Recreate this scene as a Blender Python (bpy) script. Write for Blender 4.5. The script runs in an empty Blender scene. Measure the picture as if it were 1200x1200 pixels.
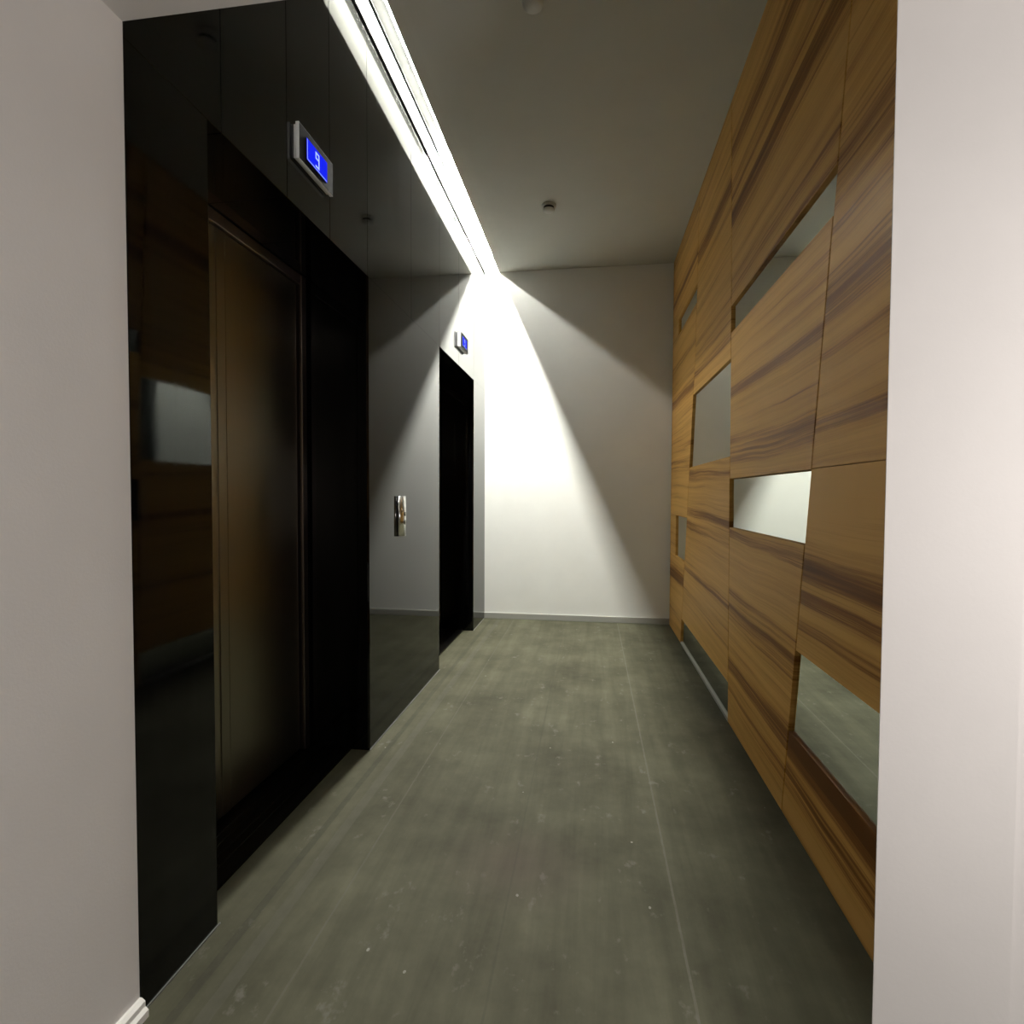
import bpy, bmesh, math, random
from mathutils import Vector, Matrix

S = bpy.context.scene
C = S.collection
random.seed(4)

# ---------------------------------------------------------------- camera
F_PX, YAW, PITCH, ROLL = 649.31, 0.14158045, 0.0316004, 0.0039965
EYE = Vector((0, 0, 1.15))
fw = Vector((-math.sin(YAW)*math.cos(PITCH), math.cos(YAW)*math.cos(PITCH), -math.sin(PITCH)))
rt = Vector((math.cos(YAW), math.sin(YAW), 0))
up = rt.cross(fw)
r2 = math.cos(ROLL)*rt + math.sin(ROLL)*up
u2 = -math.sin(ROLL)*rt + math.cos(ROLL)*up
cam = bpy.data.cameras.new('camera')
cam.sensor_width = 36
cam.lens = 36*F_PX/1200
cam.clip_start = 0.02
cam_o = bpy.data.objects.new('camera', cam)
M = Matrix((r2, u2, -fw)).transposed().to_4x4()
M.translation = EYE
cam_o.matrix_world = M
C.objects.link(cam_o)
S.camera = cam_o

# ---------------------------------------------------------------- light and exposure
S.view_settings.view_transform = 'Standard'
S.view_settings.look = 'None'
S.view_settings.gamma = 1
S.view_settings.use_curve_mapping = False
S.view_settings.exposure = 0.0
w = bpy.data.worlds.new('world')
w.use_nodes = True
w.node_tree.nodes['Background'].inputs[0].default_value = (0.6, 0.6, 0.6, 1)
w.node_tree.nodes['Background'].inputs[1].default_value = 0.0
S.world = w
TUBE_STRENGTH = 2700.0
TUBE_NEAR_STRENGTH = 170.0
FILL_STRENGTH = 290.0  # added glowing strip standing in for the tube's mirror image
FILL_NEAR_STRENGTH = 60.0
LED_COLOUR = (1.0, 1.0, 0.92)
# lamp of the lobby, to the right of the viewer
la = bpy.data.lights.new('lobby_lamp', 'POINT')
la.shadow_soft_size = 0.12
la.energy = 52
la.color = (1.0, 0.945, 0.895)
lo = bpy.data.objects.new('lobby_lamp', la)
lo.location = (1.22, 0.05, 1.20)
C.objects.link(lo)

# ---------------------------------------------------------------- dimensions
XL, XR, D, H = -0.974, 0.695, 5.04, 3.17      # granite face, cladding face, end wall, ceiling
Y0 = 1.06                                      # where the lift corridor begins
LIP = -0.846                                   # edge of the ceiling beside the light slot
DOOR_H = 2.10
OPEN = [(1.322, 2.336), (3.495, 4.543)]        # lift openings along the corridor
LOBBY_H = 2.6

# ---------------------------------------------------------------- materials
def mat(name):
    m = bpy.data.materials.new(name)
    m.use_nodes = True
    nt = m.node_tree
    return m, nt, nt.nodes['Principled BSDF']

def node(nt, t, **kw):
    n = nt.nodes.new(t)
    for k, v in kw.items():
        if k in n.inputs:
            n.inputs[k].default_value = v
        else:
            setattr(n, k, v)
    return n

def ramp(nt, fac, stops):
    r = nt.nodes.new('ShaderNodeValToRGB')
    e = r.color_ramp.elements
    while len(e) < len(stops):
        e.new(0.5)
    for i, (p, c) in enumerate(stops):
        e[i].position = p
        e[i].color = (*c, 1) if len(c) == 3 else c
    nt.links.new(fac, r.inputs[0])
    return r

def mapping(nt, scale, loc=(0, 0, 0), rot=(0, 0, 0), coord='Object'):
    tc = nt.nodes.new('ShaderNodeTexCoord')
    mp = nt.nodes.new('ShaderNodeMapping')
    mp.inputs['Scale'].default_value = scale
    mp.inputs['Location'].default_value = loc
    mp.inputs['Rotation'].default_value = rot
    nt.links.new(tc.outputs[coord], mp.inputs[0])
    return mp

def math_n(nt, op, a, b=None, clamp=False):
    n = nt.nodes.new('ShaderNodeMath')
    n.operation = op
    n.use_clamp = clamp
    for i, v in enumerate((a, b)):
        if v is None:
            continue
        if isinstance(v, (int, float)):
            n.inputs[i].default_value = v
        else:
            nt.links.new(v, n.inputs[i])
    return n.outputs[0]

def mix_c(nt, fac, a, b, mode='MIX'):
    n = nt.nodes.new('ShaderNodeMix')
    n.data_type = 'RGBA'
    n.blend_type = mode
    for sock, v in ((n.inputs[0], fac), (n.inputs[6], a), (n.inputs[7], b)):
        if isinstance(v, (int, float)):
            sock.default_value = v
        elif isinstance(v, tuple):
            sock.default_value = (*v, 1)
        else:
            nt.links.new(v, sock)
    return n.outputs[2]

def simple(name, col, rough=0.5, metal=0.0, ior=1.5, bump=0.0, bscale=200, spec=0.5):
    m, nt, b = mat(name)
    b.inputs['Base Color'].default_value = (*col, 1)
    b.inputs['Roughness'].default_value = rough
    b.inputs['Metallic'].default_value = metal
    b.inputs['IOR'].default_value = ior
    b.inputs['Specular IOR Level'].default_value = spec
    if bump:
        mp = mapping(nt, (1, 1, 1))
        n = node(nt, 'ShaderNodeTexNoise', Scale=bscale, Detail=4.0)
        nt.links.new(mp.outputs[0], n.inputs['Vector'])
        bp = node(nt, 'ShaderNodeBump', Strength=bump, Distance=0.002)
        nt.links.new(n.outputs[0], bp.inputs['Height'])
        nt.links.new(bp.outputs[0], b.inputs['Normal'])
    return m

def emit(name, col, strength):
    m, nt, b = mat(name)
    b.inputs['Base Color'].default_value = (0.02, 0.02, 0.02, 1)
    b.inputs['Emission Color'].default_value = (*col, 1)
    b.inputs['Specular IOR Level'].default_value = 0.0
    b.inputs['Emission Strength'].default_value = strength
    return m

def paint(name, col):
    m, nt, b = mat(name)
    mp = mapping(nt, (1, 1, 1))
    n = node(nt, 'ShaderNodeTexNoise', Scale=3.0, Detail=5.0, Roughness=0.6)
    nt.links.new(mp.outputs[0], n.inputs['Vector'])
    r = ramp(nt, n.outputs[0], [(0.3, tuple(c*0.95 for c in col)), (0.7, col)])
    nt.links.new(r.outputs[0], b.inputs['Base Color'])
    b.inputs['Roughness'].default_value = 0.75
    n2 = node(nt, 'ShaderNodeTexNoise', Scale=160.0, Detail=3.0)
    nt.links.new(mp.outputs[0], n2.inputs['Vector'])
    bp = node(nt, 'ShaderNodeBump', Strength=0.08, Distance=0.002)
    nt.links.new(n2.outputs[0], bp.inputs['Height'])
    nt.links.new(bp.outputs[0], b.inputs['Normal'])
    return m

def granite_mat():
    m, nt, b = mat('polished_black_granite')
    mp = mapping(nt, (1, 1, 1))
    v = node(nt, 'ShaderNodeTexNoise', Scale=260.0, Detail=6.0, Roughness=0.7)
    nt.links.new(mp.outputs[0], v.inputs['Vector'])
    r = ramp(nt, v.outputs[0], [(0.45, (0.0006, 0.0006, 0.0006)), (0.72, (0.0015, 0.0015, 0.0015)), (0.85, (0.008, 0.008, 0.008))])
    # a film of dust with vertical wipe marks
    mp2 = mapping(nt, (14, 30, 1.6))
    dn = node(nt, 'ShaderNodeTexNoise', Scale=1.0, Detail=6.0, Roughness=0.65)
    nt.links.new(mp2.outputs[0], dn.inputs['Vector'])
    dr = ramp(nt, dn.outputs[0], [(0.42, (0, 0, 0)), (0.8, (0.005, 0.005, 0.005))])
    c = mix_c(nt, 1.0, r.outputs[0], dr.outputs[0], 'ADD')
    nt.links.new(c, b.inputs['Base Color'])
    rr = ramp(nt, dn.outputs[0], [(0.3, (0.025, 0.025, 0.025)), (0.75, (0.085, 0.085, 0.085))])
    nt.links.new(rr.outputs[0], b.inputs['Roughness'])
    b.inputs['IOR'].default_value = 1.39
    return m

def floor_mat():
    m, nt, b = mat('dark_stone_floor')
    mp = mapping(nt, (9, 0.7, 1))
    n1 = node(nt, 'ShaderNodeTexNoise', Scale=1.6, Detail=8.0, Roughness=0.62, Distortion=0.4)
    nt.links.new(mp.outputs[0], n1.inputs['Vector'])
    base = ramp(nt, n1.outputs[0], [(0.22, (0.060, 0.0585, 0.038)), (0.5, (0.080, 0.0788, 0.052)), (0.80, (0.102, 0.1005, 0.068))])
    # cloudy worn patches
    mp2 = mapping(nt, (1, 1, 1))
    n2 = node(nt, 'ShaderNodeTexNoise', Scale=2.4, Detail=7.0, Roughness=0.65)
    nt.links.new(mp2.outputs[0], n2.inputs['Vector'])
    p2 = ramp(nt, n2.outputs[0], [(0.3, (0.62, 0.60, 0.57)), (0.7, (1.25, 1.25, 1.25))])
    col = mix_c(nt, 1.0, base.outputs[0], p2.outputs[0], 'MULTIPLY')
    # pale scuffs
    mp3 = mapping(nt, (9, 4.5, 1), rot=(0, 0, 0.3))
    n3 = node(nt, 'ShaderNodeTexNoise', Scale=1.3, Detail=3.0, Roughness=0.5)
    nt.links.new(mp3.outputs[0], n3.inputs['Vector'])
    mpf = mapping(nt, (34, 24, 1))
    n3b = node(nt, 'ShaderNodeTexNoise', Scale=1.0, Detail=5.0, Roughness=0.6)
    nt.links.new(mpf.outputs[0], n3b.inputs['Vector'])
    s3 = ramp(nt, math_n(nt, 'MULTIPLY', n3.outputs[0], n3b.outputs[0]), [(0.345, (0, 0, 0)), (0.45, (0.55, 0.55, 0.55))])
    col = mix_c(nt, s3.outputs[0], col, (0.15, 0.147, 0.125))
    # small pale specks
    vo = node(nt, 'ShaderNodeTexVoronoi', Scale=6.0)
    mpv = mapping(nt, (1.3, 1.0, 1))
    nt.links.new(mpv.outputs[0], vo.inputs['Vector'])
    sp = math_n(nt, 'LESS_THAN', vo.outputs['Distance'], math_n(nt, 'MULTIPLY', n3b.outputs[0], 0.062))
    sp = math_n(nt, 'MULTIPLY', sp, n3b.outputs[0], clamp=True)
    col = mix_c(nt, sp, col, (0.34, 0.335, 0.30))
    # reddish worn stain in the middle of the near floor
    tc = nt.nodes.new('ShaderNodeTexCoord')
    sx = nt.nodes.new('ShaderNodeSeparateXYZ')
    nt.links.new(tc.outputs['Object'], sx.inputs[0])
    X, Y = sx.outputs[0], sx.outputs[1]
    dx = math_n(nt, 'MULTIPLY', math_n(nt, 'ADD', X, 0.22), 3.6)
    dy = math_n(nt, 'MULTIPLY', math_n(nt, 'ADD', Y, -1.68), 4.2)
    rad = math_n(nt, 'SQRT', math_n(nt, 'ADD', math_n(nt, 'MULTIPLY', dx, dx), math_n(nt, 'MULTIPLY', dy, dy)))
    st = math_n(nt, 'SUBTRACT', 1.0, rad, clamp=True)
    st = math_n(nt, 'MULTIPLY', st, math_n(nt, 'MULTIPLY', n2.outputs[0], 0.9), clamp=True)
    col = mix_c(nt, st, col, (0.066, 0.045, 0.039))
    # slab joints running along the corridor
    def joint(pos, wd, c, amt):
        nonlocal col
        wob = math_n(nt, 'MULTIPLY', math_n(nt, 'SUBTRACT', n3b.outputs[0], 0.5), 0.006)
        d = math_n(nt, 'ABSOLUTE', math_n(nt, 'ADD', math_n(nt, 'SUBTRACT', X, pos), wob))
        f = math_n(nt, 'LESS_THAN', d, wd)
        f = math_n(nt, 'MULTIPLY', f, math_n(nt, 'MULTIPLY', n3b.outputs[0], amt), clamp=True)
        col = mix_c(nt, f, col, c)
    joint(0.243, 0.0035, (0.14, 0.137, 0.115), 0.75)
    joint(-0.693, 0.003, (0.12, 0.117, 0.10), 0.6)
    joint(-0.225, 0.003, (0.04, 0.038, 0.03), 0.4)
    joint(-0.83, 0.018, (0.10, 0.098, 0.08), 0.6)
    joint(-0.90, 0.012, (0.03, 0.03, 0.024), 0.6)
    nt.links.new(col, b.inputs['Base Color'])
    b.inputs['Roughness'].default_value = 0.7
    b.inputs['Specular IOR Level'].default_value = 0.12
    bp = node(nt, 'ShaderNodeBump', Strength=0.15, Distance=0.003)
    nt.links.new(n3b.outputs[0], bp.inputs['Height'])
    nt.links.new(bp.outputs[0], b.inputs['Normal'])
    return m

def wood_mat(name, bands, seed, tilt=0.0):
    """veneer with the figure running along the corridor; bands = (height, half width, strength) of the dark streak groups"""
    m, nt, b = mat(name)
    tc = nt.nodes.new('ShaderNodeTexCoord')
    sx = nt.nodes.new('ShaderNodeSeparateXYZ')
    nt.links.new(tc.outputs['Object'], sx.inputs[0])
    Y, Z = sx.outputs[1], sx.outputs[2]
    # wavy height coordinate
    mpw = mapping(nt, (1, 0.9, 1.5), loc=(seed*3.1, seed*1.7, seed*0.9))
    nw = node(nt, 'ShaderNodeTexNoise', Scale=1.0, Detail=3.0, Roughness=0.5)
    nt.links.new(mpw.outputs[0], nw.inputs['Vector'])
    zw = math_n(nt, 'ADD', Z, math_n(nt, 'MULTIPLY', math_n(nt, 'SUBTRACT', nw.outputs[0], 0.5), 0.06))
    zw = math_n(nt, 'ADD', zw, math_n(nt, 'MULTIPLY', Y, tilt))
    cmb = nt.nodes.new('ShaderNodeCombineXYZ')
    nt.links.new(math_n(nt, 'MULTIPLY', Y, 0.35), cmb.inputs[1])
    nt.links.new(math_n(nt, 'MULTIPLY', zw, 22.0), cmb.inputs[2])
    cmb.inputs[0].default_value = seed*5.3
    g = node(nt, 'ShaderNodeTexNoise', Scale=1.0, Detail=5.0, Roughness=0.62)
    nt.links.new(cmb.outputs[0], g.inputs['Vector'])
    cm2 = nt.nodes.new('ShaderNodeCombineXYZ')
    nt.links.new(math_n(nt, 'MULTIPLY', Y, 1.2), cm2.inputs[1])
    nt.links.new(math_n(nt, 'MULTIPLY', zw, 190.0), cm2.inputs[2])
    cm2.inputs[0].default_value = seed*2.3
    fine = node(nt, 'ShaderNodeTexNoise', Scale=1.0, Detail=4.0, Roughness=0.7)
    nt.links.new(cm2.outputs[0], fine.inputs['Vector'])
    bias = None
    for (zc, hw, s) in bands:
        d = math_n(nt, 'DIVIDE', math_n(nt, 'SUBTRACT', zw, zc), hw)
        f = math_n(nt, 'MULTIPLY', math_n(nt, 'POWER', 2.718, math_n(nt, 'MULTIPLY', math_n(nt, 'MULTIPLY', d, d), -1.0)), s)
        bias = f if bias is None else math_n(nt, 'ADD', bias, f)
    v = math_n(nt, 'SUBTRACT', g.outputs[0], 0.0)
    if bias is not None:
        v = math_n(nt, 'SUBTRACT', v, bias)
    v = math_n(nt, 'ADD', v, math_n(nt, 'MULTIPLY', math_n(nt, 'SUBTRACT', fine.outputs[0], 0.5), 0.42))
    r = ramp(nt, v, [(0.10, (0.130, 0.048, 0.009)), (0.28, (0.27, 0.118, 0.026)), (0.40, (0.56, 0.305, 0.078)), (0.58, (0.68, 0.395, 0.115))])
    nt.links.new(r.outputs[0], b.inputs['Base Color'])
    b.inputs['Roughness'].default_value = 0.42
    b.inputs['Specular IOR Level'].default_value = 0.08
    bp = node(nt, 'ShaderNodeBump', Strength=0.06, Distance=0.001)
    nt.links.new(fine.outputs[0], bp.inputs['Height'])
    nt.links.new(bp.outputs[0], b.inputs['Normal'])
    return m

def steel_mat(name, col, rough, vertical=True):
    m, nt, b = mat(name)
    mp = mapping(nt, (40, 400, 2) if vertical else (40, 2, 400))
    n = node(nt, 'ShaderNodeTexNoise', Scale=1.0, Detail=4.0)
    nt.links.new(mp.outputs[0], n.inputs['Vector'])
    r = ramp(nt, n.outputs[0], [(0.3, tuple(c*0.96 for c in col)), (0.7, col)])
    nt.links.new(r.outputs[0], b.inputs['Base Color'])
    rr = ramp(nt, n.outputs[0], [(0.3, (rough*0.95,)*3), (0.7, (rough*1.05,)*3)])
    nt.links.new(rr.outputs[0], b.inputs['Roughness'])
    b.inputs['Metallic'].default_value = 1.0
    return m

M_WALL = paint('white_wall_paint', (0.84, 0.84, 0.81))
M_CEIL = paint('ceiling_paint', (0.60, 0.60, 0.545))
M_LOBBY = paint('warm_white_wall_paint', (0.76, 0.735, 0.725))
M_LOBBY_DARK = paint('bounce_damping_wall_paint', (0.22, 0.21, 0.20))  # unseen lobby surfaces darkened to damp bounced light
M_SLOT = simple('slot_anodised_grey', (0.10, 0.10, 0.097), 0.5, spec=0.2)
M_GRANITE = granite_mat()
M_FLOOR = floor_mat()
M_SKIRT = simple('grey_skirting', (0.36, 0.36, 0.33), 0.5)
M_SKIRT_W = simple('white_skirting_gloss', (0.85, 0.83, 0.80), 0.3)
M_FOOT_LINE = simple('grey_reflection_line', (0.11, 0.11, 0.10), 0.5)
M_MIRROR = simple('silver_mirror', (0.74, 0.78, 0.73), 0.012, metal=1.0)
M_MIRROR_EDGE = simple('mirror_edge', (0.05, 0.08, 0.06), 0.3)
M_DARK = simple('dark_groove_backing', (0.035, 0.020, 0.010), 0.8)
M_DOOR = steel_mat('bronze_brushed_steel', (0.25, 0.225, 0.18), 0.33)
M_FRAME = steel_mat('bronze_frame_steel', (0.36, 0.30, 0.27), 0.3)
M_SILL = steel_mat('dark_sill_metal', (0.015, 0.014, 0.012), 0.45, False)
M_STEEL = steel_mat('satin_stainless', (0.86, 0.85, 0.83), 0.24)
M_HOUS = simple('pale_grey_plastic', (0.86, 0.87, 0.88), 0.3)
M_BEZEL = simple('black_glossy_plastic', (0.008, 0.007, 0.009), 0.55, spec=0.03)
M_BLUE = emit('blue_backlit_screen', (0.004, 0.014, 0.90), 1.0)
M_DIGIT = emit('pale_blue_lit_digit', (0.45, 0.60, 1.0), 1.0)
M_BUTTON = simple('dark_button_ring', (0.06, 0.055, 0.05), 0.35)
M_BUTTON_CAP = steel_mat('button_cap_steel', (0.45, 0.42, 0.38), 0.3)
M_DET = simple('detector_white_plastic', (0.62, 0.62, 0.58), 0.45)
M_DET_DARK = simple('detector_dark_slots', (0.015, 0.015, 0.014), 0.6)
M_TUBE = emit('lit_led_tube', LED_COLOUR, TUBE_STRENGTH)
M_FILL = emit('fill_strip_glow', LED_COLOUR, FILL_STRENGTH)
M_TUBE_NEAR = emit('softly_lit_led_tube', LED_COLOUR, TUBE_NEAR_STRENGTH)
M_FILL_NEAR = emit('dim_fill_strip_glow', LED_COLOUR, FILL_NEAR_STRENGTH)
M_CAP = simple('lamp_end_cap', (0.5, 0.5, 0.48), 0.4)
M_FLAT_BLACK = simple('black_shadow_gap', (0.0012, 0.0012, 0.0012), 0.95, spec=0.0)

# ---------------------------------------------------------------- helpers
def bx(bm, x0, x1, y0, y1, z0, z1, bev=0.0, segs=1, mi=0):
    vs = [bm.verts.new(p) for p in ((x0,y0,z0),(x1,y0,z0),(x1,y1,z0),(x0,y1,z0),(x0,y0,z1),(x1,y0,z1),(x1,y1,z1),(x0,y1,z1))]
    fs = [bm.faces.new([vs[i] for i in q]) for q in ((3,2,1,0),(4,5,6,7),(0,1,5,4),(1,2,6,5),(2,3,7,6),(3,0,4,7))]
    for f in fs:
        f.material_index = mi
    if bev:
        es = list({e for f in fs for e in f.edges})
        bmesh.ops.bevel(bm, geom=es, offset=bev, segments=segs, affect='EDGES', profile=0.5)
    return fs

def prism(bm, poly, x0, x1, bev=0.0, mi=0):
    """poly in (y, z), extruded from x0 (front, facing -x) to x1"""
    a = [bm.verts.new((x0, y, z)) for y, z in poly]
    b = [bm.verts.new((x1, y, z)) for y, z in poly]
    n = len(poly)
    fs = [bm.faces.new(a), bm.faces.new(b[::-1])]
    for i in range(n):
        j = (i+1) % n
        fs.append(bm.faces.new([a[j], a[i], b[i], b[j]]))
    for f in fs:
        f.material_index = mi
    bmesh.ops.recalc_face_normals(bm, faces=fs)
    if bev:
        es = list(fs[0].edges)
        bmesh.ops.bevel(bm, geom=es, offset=bev, segments=2, affect='EDGES', profile=0.5)

def lathe(bm, prof, n=40, axis='Z', loc=(0, 0, 0), mi=0):
    """prof = (radius, height) pairs"""
    rings = []
    for r, h in prof:
        ring = []
        for k in range(n):
            a = 2*math.pi*k/n
            c, s = r*math.cos(a), r*math.sin(a)
            p = {'Z': (c, s, h), 'X': (h, c, s), 'Y': (c, h, s)}[axis]
            ring.append(bm.verts.new(Vector(p)+Vector(loc)))
        rings.append(ring)
    fs = []
    for i in range(len(rings)-1):
        for k in range(n):
            j = (k+1) % n
            fs.append(bm.faces.new([rings[i][k], rings[i][j], rings[i+1][j], rings[i+1][k]]))
    fs.append(bm.faces.new(rings[0][::-1]))
    fs.append(bm.faces.new(rings[-1]))
    for f in fs:
        f.material_index = mi
        f.smooth = True
    bmesh.ops.recalc_face_normals(bm, faces=fs)

def obj(name, bm, mats, parent=None, origin=None):
    if not isinstance(mats, (list, tuple)):
        mats = [mats]
    me = bpy.data.meshes.new(name)
    if origin is not None:
        bmesh.ops.translate(bm, verts=bm.verts, vec=-Vector(origin))
    bmesh.ops.remove_doubles(bm, verts=bm.verts, dist=1e-6)
    bm.normal_update()
    bm.to_mesh(me)
    bm.free()
    for m in mats:
        me.materials.append(m)
    o = bpy.data.objects.new(name, me)
    if origin is not None:
        o.location = origin
    C.objects.link(o)
    if parent is not None:
        o.parent = parent
    return o

def tag(o, label=None, cat=None, group=None, kind=None):
    if label: o['label'] = label
    if cat: o['category'] = cat
    if group: o['group'] = group
    if kind: o['kind'] = kind
    return o

def empty(name, loc):
    o = bpy.data.objects.new(name, None)
    o.location = loc
    o.empty_display_size = 0.1
    C.objects.link(o)
    return o

def struct(name, bm, mats, label, cat):
    return tag(obj(name, bm, mats), label, cat, kind='structure')

def copy_tree(o, parent=None):
    c = o.copy()
    C.objects.link(c)
    if parent is not None:
        c.parent = parent
    for ch in list(o.children):
        copy_tree(ch, c)
    return c

# ---------------------------------------------------------------- floor and ceilings
bm = bmesh.new()
bx(bm, -1.06, 0.85, Y0, 5.2, -0.12, 0.0)
bx(bm, -1.06, 1.72, -3.2, Y0, -0.12, 0.0)
struct('floor', bm, M_FLOOR, 'dark grey scuffed stone floor running down the lift corridor', 'floor')

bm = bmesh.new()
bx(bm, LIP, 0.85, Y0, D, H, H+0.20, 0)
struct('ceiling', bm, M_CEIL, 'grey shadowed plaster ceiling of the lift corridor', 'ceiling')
bm = bmesh.new()
bx(bm, -1.16, 1.72, -3.2, 0.80, LOBBY_H, LOBBY_H+0.1)
struct('ceiling_lobby', bm, M_LOBBY_DARK, 'plain ceiling of the lobby in front of the corridor', 'ceiling')

# ---------------------------------------------------------------- granite facade with two lift openings
bm = bmesh.new()
G = 0.0009
XB = -1.30
def slab(y0, y1, z0, z1, b=0.0012):
    bx(bm, XB, XL, y0+G, y1-G, z0, z1, b)
def pier(y0, y1, ch0, ch1):
    """full-height pier, plan outline with chamfered arrises at the openings (to the lintel height), plain above"""
    c0 = 0.008 if ch0 else 0.001
    c1 = 0.008 if ch1 else 0.001
    pl = [(XB, y0), (XL-c0, y0), (XL, y0+c0), (XL, y1-c1), (XL-c1, y1), (XB, y1)]
    a = [bm.verts.new((x, y, 0.0)) for x, y in pl]
    b = [bm.verts.new((x, y, DOOR_H)) for x, y in pl]
    fs = [bm.faces.new(a[::-1]), bm.faces.new(b)]
    for i in range(len(pl)):
        j = (i+1) % len(pl)
        fs.append(bm.faces.new([a[i], a[j], b[j], b[i]]))
pier(Y0, OPEN[0][0], False, True)
pier(OPEN[0][1], OPEN[1][0], True, True)
pier(OPEN[1][1], D, True, False)
TOP = H - 0.032
ys = [Y0, 1.37, 1.69, 1.985, OPEN[0][1], 2.93, OPEN[1][0], 4.02, OPEN[1][1], D]
for a, b_ in zip(ys[:-1], ys[1:]):
    slab(a, b_, DOOR_H+0.0005, TOP, 0.0010)
struct('wall_left', bm, M_GRANITE, 'polished black granite wall holding the two lift openings', 'wall')

# solid black strip painted as the shadow gap at the head of the granite
bm = bmesh.new()
bx(bm, XB, XL, Y0, D, H-0.0318, H-0.0002)
bx(bm, XL-0.0018, XL+0.0006, Y0, D, H+0.108, H+0.140)  # added dark strip painting the greyer band inside the slot
struct('trim_3', bm, M_FLAT_BLACK, 'thin black shadow line between granite head and the light slot, with an added shade strip inside', 'trim')
# slot wall above the granite and slot roof
bm = bmesh.new()
bx(bm, XB, XL-0.002, Y0, D, H, H+0.152)
bx(bm, XB, XL-0.012, Y0, D, H+0.152, H+0.17)
bx(bm, XB, LIP-0.0005, Y0, D, H+0.17, H+0.20)
struct('trim_1', bm, M_SLOT, 'lined recess of the ceiling light slot above the granite wall', 'light slot')

# ---------------------------------------------------------------- end wall, skirtings
bm = bmesh.new()
bx(bm, XB, 0.85, D, D+0.12, 0, H+0.20)
struct('wall_back', bm, M_WALL, 'white end wall of the corridor with a bright wedge of light', 'wall')
bm = bmesh.new()
bx(bm, XL, XR+0.035, D-0.012, D, 0, 0.055, 0.003, 2)
struct('baseboard_back', bm, M_SKIRT, 'low pale grey skirting along the foot of the end wall', 'skirting')
# grey strip painted for the edge of the floor reflection at granite foot
bm = bmesh.new()
for y0, y1 in ((Y0, OPEN[0][0]), (OPEN[0][1], OPEN[1][0]), (OPEN[1][1], D-0.013)):
    bx(bm, XL, XL+0.004, y0, y1, 0, 0.004)
struct('trim_2', bm, M_FOOT_LINE, 'thin grey strip standing in for the floor reflection edge along the granite wall', 'trim')

# backing wall behind timber cladding
bm = bmesh.new()
bx(bm, 0.735, 0.85, Y0, D, 0, H)
struct('wall_right', bm, M_DARK, 'dark backing wall behind the timber panels', 'wall')

# ---------------------------------------------------------------- lobby walls in front of the corridor
XW = XL-0.001
bm = bmesh.new()
bx(bm, -1.16, XW, -3.2, Y0-0.001, 0, LOBBY_H)
struct('wall_lobby_left', bm, M_LOBBY, 'greyish white wall at left edge of the picture, ending at the black granite', 'wall')
bm = bmesh.new()
def profile_y(bm, pts, y0, y1):
    a = [bm.verts.new((x, y0, z)) for x, z in pts]
    b = [bm.verts.new((x, y1, z)) for x, z in pts]
    fs = [bm.faces.new(a), bm.faces.new(b[::-1])]
    for i in range(len(pts)):
        j = (i+1) % len(pts)
        fs.append(bm.faces.new([a[j], a[i], b[i], b[j]]))
    bmesh.ops.recalc_face_normals(bm, faces=fs)
profile_y(bm, [(XW, 0), (XW+0.022, 0), (XW+0.022, 0.016), (XW+0.014, 0.022), (XW+0.014, 0.034), (XW+0.006, 0.040), (XW, 0.040)], -3.2, Y0-0.001)
struct('baseboard_left', bm, M_SKIRT_W, 'short glossy white skirting at the foot of the left lobby wall', 'skirting')
bm = bmesh.new()
bx(bm, 1.62, 1.72, -3.2, 1.04, 0, LOBBY_H)
struct('wall_lobby_right', bm, M_LOBBY_DARK, 'side wall of the lobby to the right of the viewer', 'wall')
bm = bmesh.new()
pl = [(0.4985, 1.028), (0.713, 1.028), (0.718, 1.040), (1.62, 1.040), (1.62, Y0-0.001), (0.526, Y0-0.001), (0.4995, 1.032)]
va = [bm.verts.new((x, y, 0)) for x, y in pl]
vb = [bm.verts.new((x, y, 2.131)) for x, y in pl]
bm.faces.new(va[::-1]); bm.faces.new(vb)
for i in range(len(pl)):
    bm.faces.new([va[i], va[(i+1) % len(pl)], vb[(i+1) % len(pl)], vb[i]])
bx(bm, XW, 1.72, 0.80, Y0-0.001, 2.132, LOBBY_H+0.1)
bx(bm, XB, 0.85, Y0-0.10, Y0-0.001, LOBBY_H+0.1, H+0.20)
struct('wall_front', bm, M_LOBBY, 'white jamb wall and header framing the corridor mouth, at right edge', 'wall')
bm = bmesh.new()
bx(bm, -1.16, 1.72, -3.3, -3.2, 0, LOBBY_H)
struct('wall_lobby_back', bm, M_LOBBY_DARK, 'lobby wall behind the viewer', 'wall')

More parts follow.
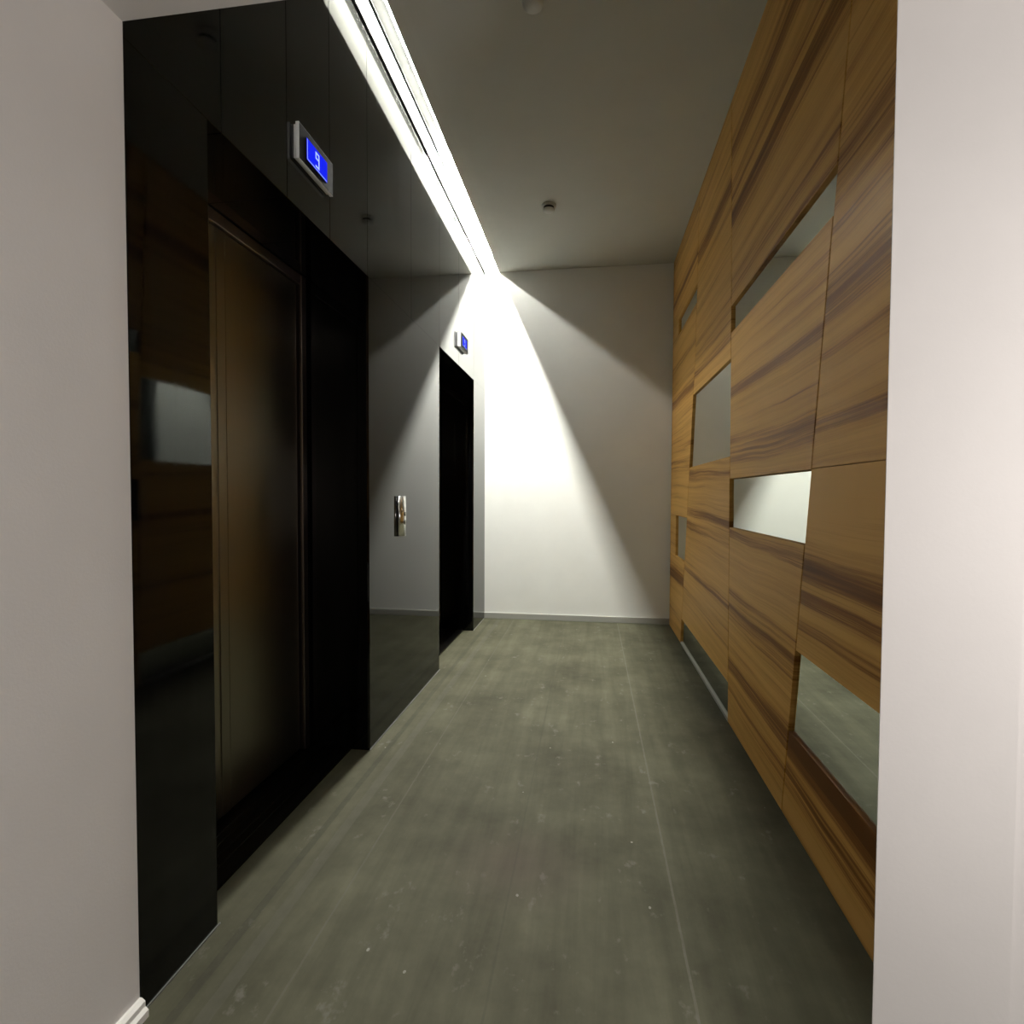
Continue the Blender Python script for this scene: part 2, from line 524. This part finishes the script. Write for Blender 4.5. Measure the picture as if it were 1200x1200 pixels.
# ---------------------------------------------------------------- lift doors (in the recesses)
XD = -1.262
def lift_door(name, y0, y1, meet, label):
    root = tag(empty(name, (XD, (y0+y1)/2, 0)), label, 'lift door', kind='structure')
    og = Vector((XD, (y0+y1)/2, 0))
    def part(n, b, m):
        o = obj(n, b, m, origin=og)
        o.parent = root
        o.location = (0, 0, 0)
        return o
    fwd = 0.022
    # frame: two uprights and a head
    b = bmesh.new()
    bx(b, XD-0.035, XD+0.012, y0+0.002, y0+0.036, 0.012, DOOR_H-0.003, 0.002, 2)
    bx(b, XD-0.035, XD+0.012, y1-0.058, y1-0.020, 0.012, DOOR_H-0.003, 0.002, 2)
    bx(b, XD-0.035, XD+0.008, y0+0.037, y1-0.059, DOOR_H-0.045, DOOR_H-0.003, 0.002, 2)
    part('door_frame', b, M_FRAME)
    b = bmesh.new()
    bx(b, XD-0.030, XD-0.005, y0+0.040, meet-0.0035, 0.020, DOOR_H-0.048, 0.0025, 2)
    bx(b, XD-0.0055, XD-0.001, meet-0.050, meet-0.0060, 0.022, DOOR_H-0.050, 0.0015, 2)
    part('door_leaf', b, M_DOOR)
    b = bmesh.new()
    bx(b, XD-0.030, XD-0.005, meet+0.0005, y1-0.075, 0.020, DOOR_H-0.048, 0.0025, 2)
    part('door_leaf', b, M_DOOR)
    # sill with running grooves
    b = bmesh.new()
    x0s, x1s = XD-0.036, -1.062
    bx(b, x0s, x1s, y0+0.002, y1-0.002, -0.0, 0.008)
    for k in range(4):
        xx = XD+0.030+k*0.035
        bx(b, xx, xx+0.012, y0+0.003, y1-0.003, 0.008, 0.011, 0.001)
    part('door_sill', b, M_SILL)
    return root
lift_door('door_1', OPEN[0][0], OPEN[0][1], 1.79, 'bronze steel lift door set back in the nearer black granite opening')
lift_door('door_2', OPEN[1][0], OPEN[1][1], 4.02, 'lift door hidden in the dark recess of the farther opening')
# shaft closure behind the doors
bm = bmesh.new()
bx(bm, XB-0.06, XB, Y0, D, 0, H)
struct('wall_shaft', bm, M_FLAT_BLACK, 'black lift shaft wall behind the lift doors', 'wall')

# ---------------------------------------------------------------- timber cladding panels and mirrors
def g3(z): return 2.100-0.170*z
def g2(z): return 2.905+(2.965-2.905)*z/2.1 if z < 2.1 else 2.965+(3.03-2.965)*(z-2.1)/1.07
def g1(z): return 4.410-0.222*z if z < 2.1 else 3.945-0.07*(z-2.1)
def e0(z): return D-0.016
def e3(z): return Y0+0.004
COLS = {'near': (e3, g3), 'second': (g3, g2), 'third': (g2, g1), 'far': (g1, e0)}
GAP = 0.0035
def col_poly(col, z0, z1, inset=GAP):
    a, b = COLS[col]
    zs = [z0] + ([2.1] if z0 < 2.1 < z1 else []) + [z1]
    return [(a(z)+inset, z) for z in zs] + [(b(z)-inset, z) for z in reversed(zs)]

def wood_panel(col, z0, z1, bands, seed, label, tilt=0.0):
    bm = bmesh.new()
    prism(bm, col_poly(col, z0+0.0012, z1-0.0012), XR, 0.7345, bev=0.0012)
    m = wood_mat('timber_veneer_%d' % seed, bands, seed, tilt)
    o = obj('wood_panel', bm, m)
    tag(o, label, 'wall panel', 'striped timber panels on the right wall')
    return o

def mirror(col, z0, z1, label, ends=(0.0, 0.0)):
    bm = bmesh.new()
    poly = col_poly(col, z0+0.002, z1-0.002, inset=0.004)
    if ends[1]:
        poly = [(min(y, ends[1]), z) for y, z in poly]
    prism(bm, poly, XR+0.011, 0.7345, bev=0.0015)
    o = obj('mirror_panel', bm, M_MIRROR)
    tag(o, label, 'mirror', 'mirror strips set in the timber wall')
    return o

TOPW = H-0.003
wood_panel('second', 2.105, TOPW, [(2.62, 0.10, 0.22), (2.25, 0.05, 0.20), (2.95, 0.06, 0.15)], 1,
           'tall timber panel reaching the ceiling above the long upper mirror', 0.02)
mirror('second', 1.972, 2.105, 'long thin mirror high up, nearest the ceiling at right', )
wood_panel('second', 1.233, 1.972, [(1.66, 0.055, 0.20), (1.36, 0.055, 0.18), (1.88, 0.025, 0.14)], 2,
           'timber panel between the long upper mirror and the bright mirror')
mirror('second', 0.988, 1.233, 'bright mirror at eye height reflecting the brightly lit white end wall')
wood_panel('second', 0.0035, 0.988, [(0.90, 0.03, 0.20), (0.55, 0.06, 0.18), (0.25, 0.04, 0.22), (0.12, 0.02, 0.16)], 3,
           'timber panel reaching the floor beneath the bright mirror', -0.02)
wood_panel('near', 1.236, TOPW, [(2.16, 0.05, 0.22), (1.79, 0.06, 0.22), (1.65, 0.02, 0.18), (1.41, 0.04, 0.20), (2.6, 0.08, 0.15)], 4,
           'nearest tall timber panel beside the white jamb, upper one', 0.03)
wood_panel('near', 0.622, 1.236, [(1.10, 0.08, -0.18), (0.88, 0.06, 0.27), (0.79, 0.025, 0.26), (0.69, 0.03, 0.22)], 5,
           'nearest timber panel directly above the large low mirror', -0.02)
mirror('near', 0.325, 0.622, 'large dark mirror low on the wall beside the white jamb')
wood_panel('near', 0.0035, 0.325, [(0.25, 0.09, 0.42), (0.10, 0.03, 0.2)], 6,
           'lowest timber panel under the large low mirror, by the white jamb', -0.02)
wood_panel('third', 1.842, TOPW, [(2.72, 0.09, 0.2), (2.08, 0.05, 0.16), (1.96, 0.03, 0.14)], 7,
           'timber panel reaching the ceiling above the upright grey mirror')
mirror('third', 1.347, 1.842, 'tall grey mirror at mid height, third column of panels')
wood_panel('third', 0.200, 1.347, [(0.95, 0.07, 0.20), (0.52, 0.05, 0.12), (1.22, 0.04, 0.14), (0.3, 0.04, 0.12)], 8,
           'timber panel between the upright grey mirror and the floor level mirror', -0.02)
mirror('third', 0.020, 0.200, 'dark mirror at floor level with a pale strip under it')
wood_panel('far', 2.578, TOPW, [(2.8, 0.06, 0.18)], 9, 'small topmost timber panel in the corner by the white end wall')
mirror('far', 2.452, 2.578, 'thin sliver of mirror highest in the corner by the end wall', (0, 4.69))
wood_panel('far', 0.984, 2.452, [(1.9, 0.06, 0.18), (1.4, 0.05, 0.15), (2.2, 0.04, 0.12)], 10,
           'narrow tall timber panel beside the white end wall')
mirror('far', 0.650, 0.984, 'small mirror nearest the white end wall, at waist height', (0, 4.71))
wood_panel('far', 0.0035, 0.650, [(0.5, 0.05, 0.15), (0.2, 0.05, 0.14)], 11,
           'lowest timber panel in the corner beside the end wall')
# timber filler strips closing the two far mirrors against the corner
bm = bmesh.new()
prism(bm, [(4.698, 2.4535), (e0(0)-GAP, 2.4535), (e0(0)-GAP, 2.5765), (4.698, 2.5765)], XR, 0.7345, 0.001)
tag(obj('filler_strip', bm, bpy.data.materials['timber_veneer_9']), 'short timber strip closing the corner beside the highest mirror sliver', 'panel strip')
bm = bmesh.new()
prism(bm, [(4.718, 0.6515), (e0(0)-GAP, 0.6515), (e0(0)-GAP, 0.9825), (4.718, 0.9825)], XR, 0.7345, 0.001)
tag(obj('filler_strip', bm, bpy.data.materials['timber_veneer_11']), 'short timber strip between the waist high small mirror and end wall', 'panel strip')
# pale strip under the floor level mirror
bm = bmesh.new()
prism(bm, [(g2(0)+0.004, 0.0), (g1(0)-0.004, 0.0), (g1(0.018)-0.004, 0.018), (g2(0.018)+0.004, 0.018)], XR+0.001, 0.7345, 0.001)
tag(obj('kick_strip', bm, M_SKIRT), 'pale grey strip on the floor under the floor level mirror', 'trim strip')

# ---------------------------------------------------------------- linear light in the slot
root = tag(empty('linear_ceiling_light', (-0.915, (Y0+D)/2, H+0.17)), 'long glowing white light line in the slot between granite and ceiling', 'light')
og = Vector((-0.915, (Y0+D)/2, H+0.17))
def lpart(n, b, m):
    o = obj(n, b, m, origin=og)
    o.parent = root
    o.location = (0, 0, 0)
    return o
TX, TZ = -0.904, H+0.142
SLOT0, SPLIT, SLOT1 = 1.90, 3.45, D-0.03
b = bmesh.new()
bx(b, TX-0.020, TX+0.020, SLOT0, SLOT1, TZ+0.0105, H+0.1695, 0.003, 2)
lpart('lamp_batten', b, M_CAP)
def lamp_tube(y0, y1, m):
    b = bmesh.new()
    n, R = 8, 0.008
    ring0, ring1 = [], []
    for k in range(n):
        a = 2*math.pi*(k+0.5)/n
        ring0.append(b.verts.new((TX+R*math.cos(a), y0, TZ+R*math.sin(a))))
        ring1.append(b.verts.new((TX+R*math.cos(a), y1, TZ+R*math.sin(a))))
    for k in range(n):
        j = (k+1) % n
        b.faces.new([ring0[k], ring1[k], ring1[j], ring0[j]])
    b.faces.new(ring0); b.faces.new(ring1[::-1])
    bmesh.ops.recalc_face_normals(b, faces=b.faces)
    lpart('lamp_tube', b, m)
lamp_tube(SLOT0+0.012, SPLIT-0.006, M_TUBE_NEAR)
lamp_tube(SPLIT+0.006, SLOT1-0.012, M_TUBE)
for y0, y1 in ((SLOT0, SLOT0+0.012), (SPLIT-0.006, SPLIT+0.006), (SLOT1-0.012, SLOT1)):
    b = bmesh.new()
    bx(b, TX-0.010, TX+0.010, y0, y1, TZ-0.010, TZ+0.012, 0.002, 2)
    lpart('end_cap', b, M_CAP)
for y0, y1, m in ((SLOT0, SPLIT-0.002, M_FILL_NEAR), (SPLIT+0.002, D-0.01, M_FILL)):  # added fill strips that cast the second light cut-off on the end wall
    b = bmesh.new()
    bx(b, XL-0.0015, XL+0.0025, y0, y1, H+0.094, H+0.104)
    lpart('added_fill_strip', b, m)

# ---------------------------------------------------------------- floor indicators over the lifts
def indicator(yc, zc, wd, ht, dep, label):
    root = tag(empty('floor_indicator', (XL, yc, zc)), label, 'floor indicator', 'floor indicators over the lifts')
    def part(n, b, m, par=None):
        o = obj(n, b, m)
        o.parent = par or root
        return o
    b = bmesh.new()
    bx(b, 0.0, dep*0.40, -wd/2+0.006, wd/2-0.006, -ht/2+0.005, ht/2-0.005, 0.001)
    part('back_box', b, M_HOUS)
    b = bmesh.new()
    bx(b, dep*0.45, dep, -wd/2, wd/2, -ht/2, ht/2, 0.001, 2)
    part('housing', b, M_HOUS)
    b = bmesh.new()
    bx(b, dep-0.0005, dep+0.0012, -wd/2+0.0022, wd/2-0.0022, -ht/2+0.0018, ht/2-0.0022, 0.0004)
    fp = part('face_plate', b, M_BEZEL)
    sw, sh = wd*0.60, ht*0.60
    b = bmesh.new()
    bx(b, dep+0.0012, dep+0.0020, -sw/2, sw/2, -sh/2, sh/2)
    sc_ = part('screen', b, M_BLUE)
    # digit 9 drawn with strokes (u to the reader's right = +y)
    b = bmesh.new()
    t = sh*0.085
    u0, u1, v0, v1, vm = -sh*0.19, sh*0.19, -sh*0.36, sh*0.36, 0.02*sh
    f0, f1 = dep+0.0020, dep+0.0026
    for (a0, a1, c0, c1) in ((u0, u1, v1-t, v1), (u0, u0+t, vm, v1-t), (u0+t, u1-t, vm, vm+t), (u1-t, u1, v0, v1-t), (u0, u1-t, v0, v0+t)):
        bx(b, f0, f1, a0, a1, c0, c1)
    # thin frame line of the display
    e = sh*0.03
    for (a0, a1, c0, c1) in ((-sw*0.48, sw*0.48, -sh*0.47, -sh*0.47+e), (-sw*0.48, -sw*0.48+e, -sh*0.47, sh*0.47)):
        bx(b, f0, f1-0.0003, a0, a1, c0, c1)
    d = part('digit', b, M_DIGIT, sc_)
    return root
indicator(1.845, 2.304, 0.240, 0.118, 0.022, 'lit blue floor display reading 9 over the nearer lift')
indicator(4.095, 2.282, 0.235, 0.112, 0.026, 'pale small floor display over the farther lift, near the end wall')

# ---------------------------------------------------------------- call panel
root = tag(empty('call_panel', (XL, 2.745, 1.037)), 'slim curved stainless lift call panel on granite between the two lifts', 'call panel')
def cpart(n, b, m, par=None):
    o = obj(n, b, m)
    o.parent = par or root
    return o
pw, ph, pd = 0.088, 0.205, 0.026
b = bmesh.new()
prof = []
for k in range(17):
    a = math.pi*k/16
    prof.append((0.006+(pd-0.006)*math.sin(a)**0.8, -pw/2*math.cos(a)))
prof = [(0.0, -pw/2)] + prof + [(0.0, pw/2)]
lo_ = [b.verts.new((x, y, -ph/2)) for x, y in prof]
hi_ = [b.verts.new((x, y, ph/2)) for x, y in prof]
fs = [b.faces.new(lo_), b.faces.new(hi_[::-1])]
for i in range(len(prof)):
    j = (i+1) % len(prof)
    f = b.faces.new([lo_[i], lo_[j], hi_[j], hi_[i]])
    f.smooth = True
    fs.append(f)
bmesh.ops.recalc_face_normals(b, faces=fs)
cpart('cover', b, M_STEEL)
for zz in (0.012, -0.032):
    b = bmesh.new()
    lathe(b, [(0.0125, pd-0.004), (0.0125, pd+0.001), (0.0105, pd+0.002)], 28, 'X', (0, 0, zz))
    bt = cpart('button', b, M_BUTTON)
    b = bmesh.new()
    lathe(b, [(0.0085, pd+0.002), (0.0085, pd+0.0032), (0.0065, pd+0.0038)], 28, 'X', (0, 0, zz))
    cpart('button_cap', b, M_BUTTON_CAP, bt)

# ---------------------------------------------------------------- smoke detectors on the ceiling
def detector(x, y, label):
    root = tag(empty('smoke_detector', (x, y, H)), label, 'smoke detector', 'smoke detectors on the corridor ceiling')
    def part(n, prof, m):
        b = bmesh.new()
        lathe(b, prof, 40)
        o = obj(n, b, m)
        o.parent = root
    part('base', [(0.050, -0.0005), (0.050, -0.010), (0.046, -0.014)], M_DET)
    part('vent_ring', [(0.036, -0.014), (0.036, -0.030)], M_DET_DARK)
    part('cap', [(0.042, -0.030), (0.042, -0.036), (0.030, -0.046), (0.012, -0.049)], M_DET)
    return root
detector(-0.31, 3.93, 'small round smoke detector on the ceiling near the end wall')
detector(-0.25, 2.30, 'second round detector half cut by the top edge of the picture')
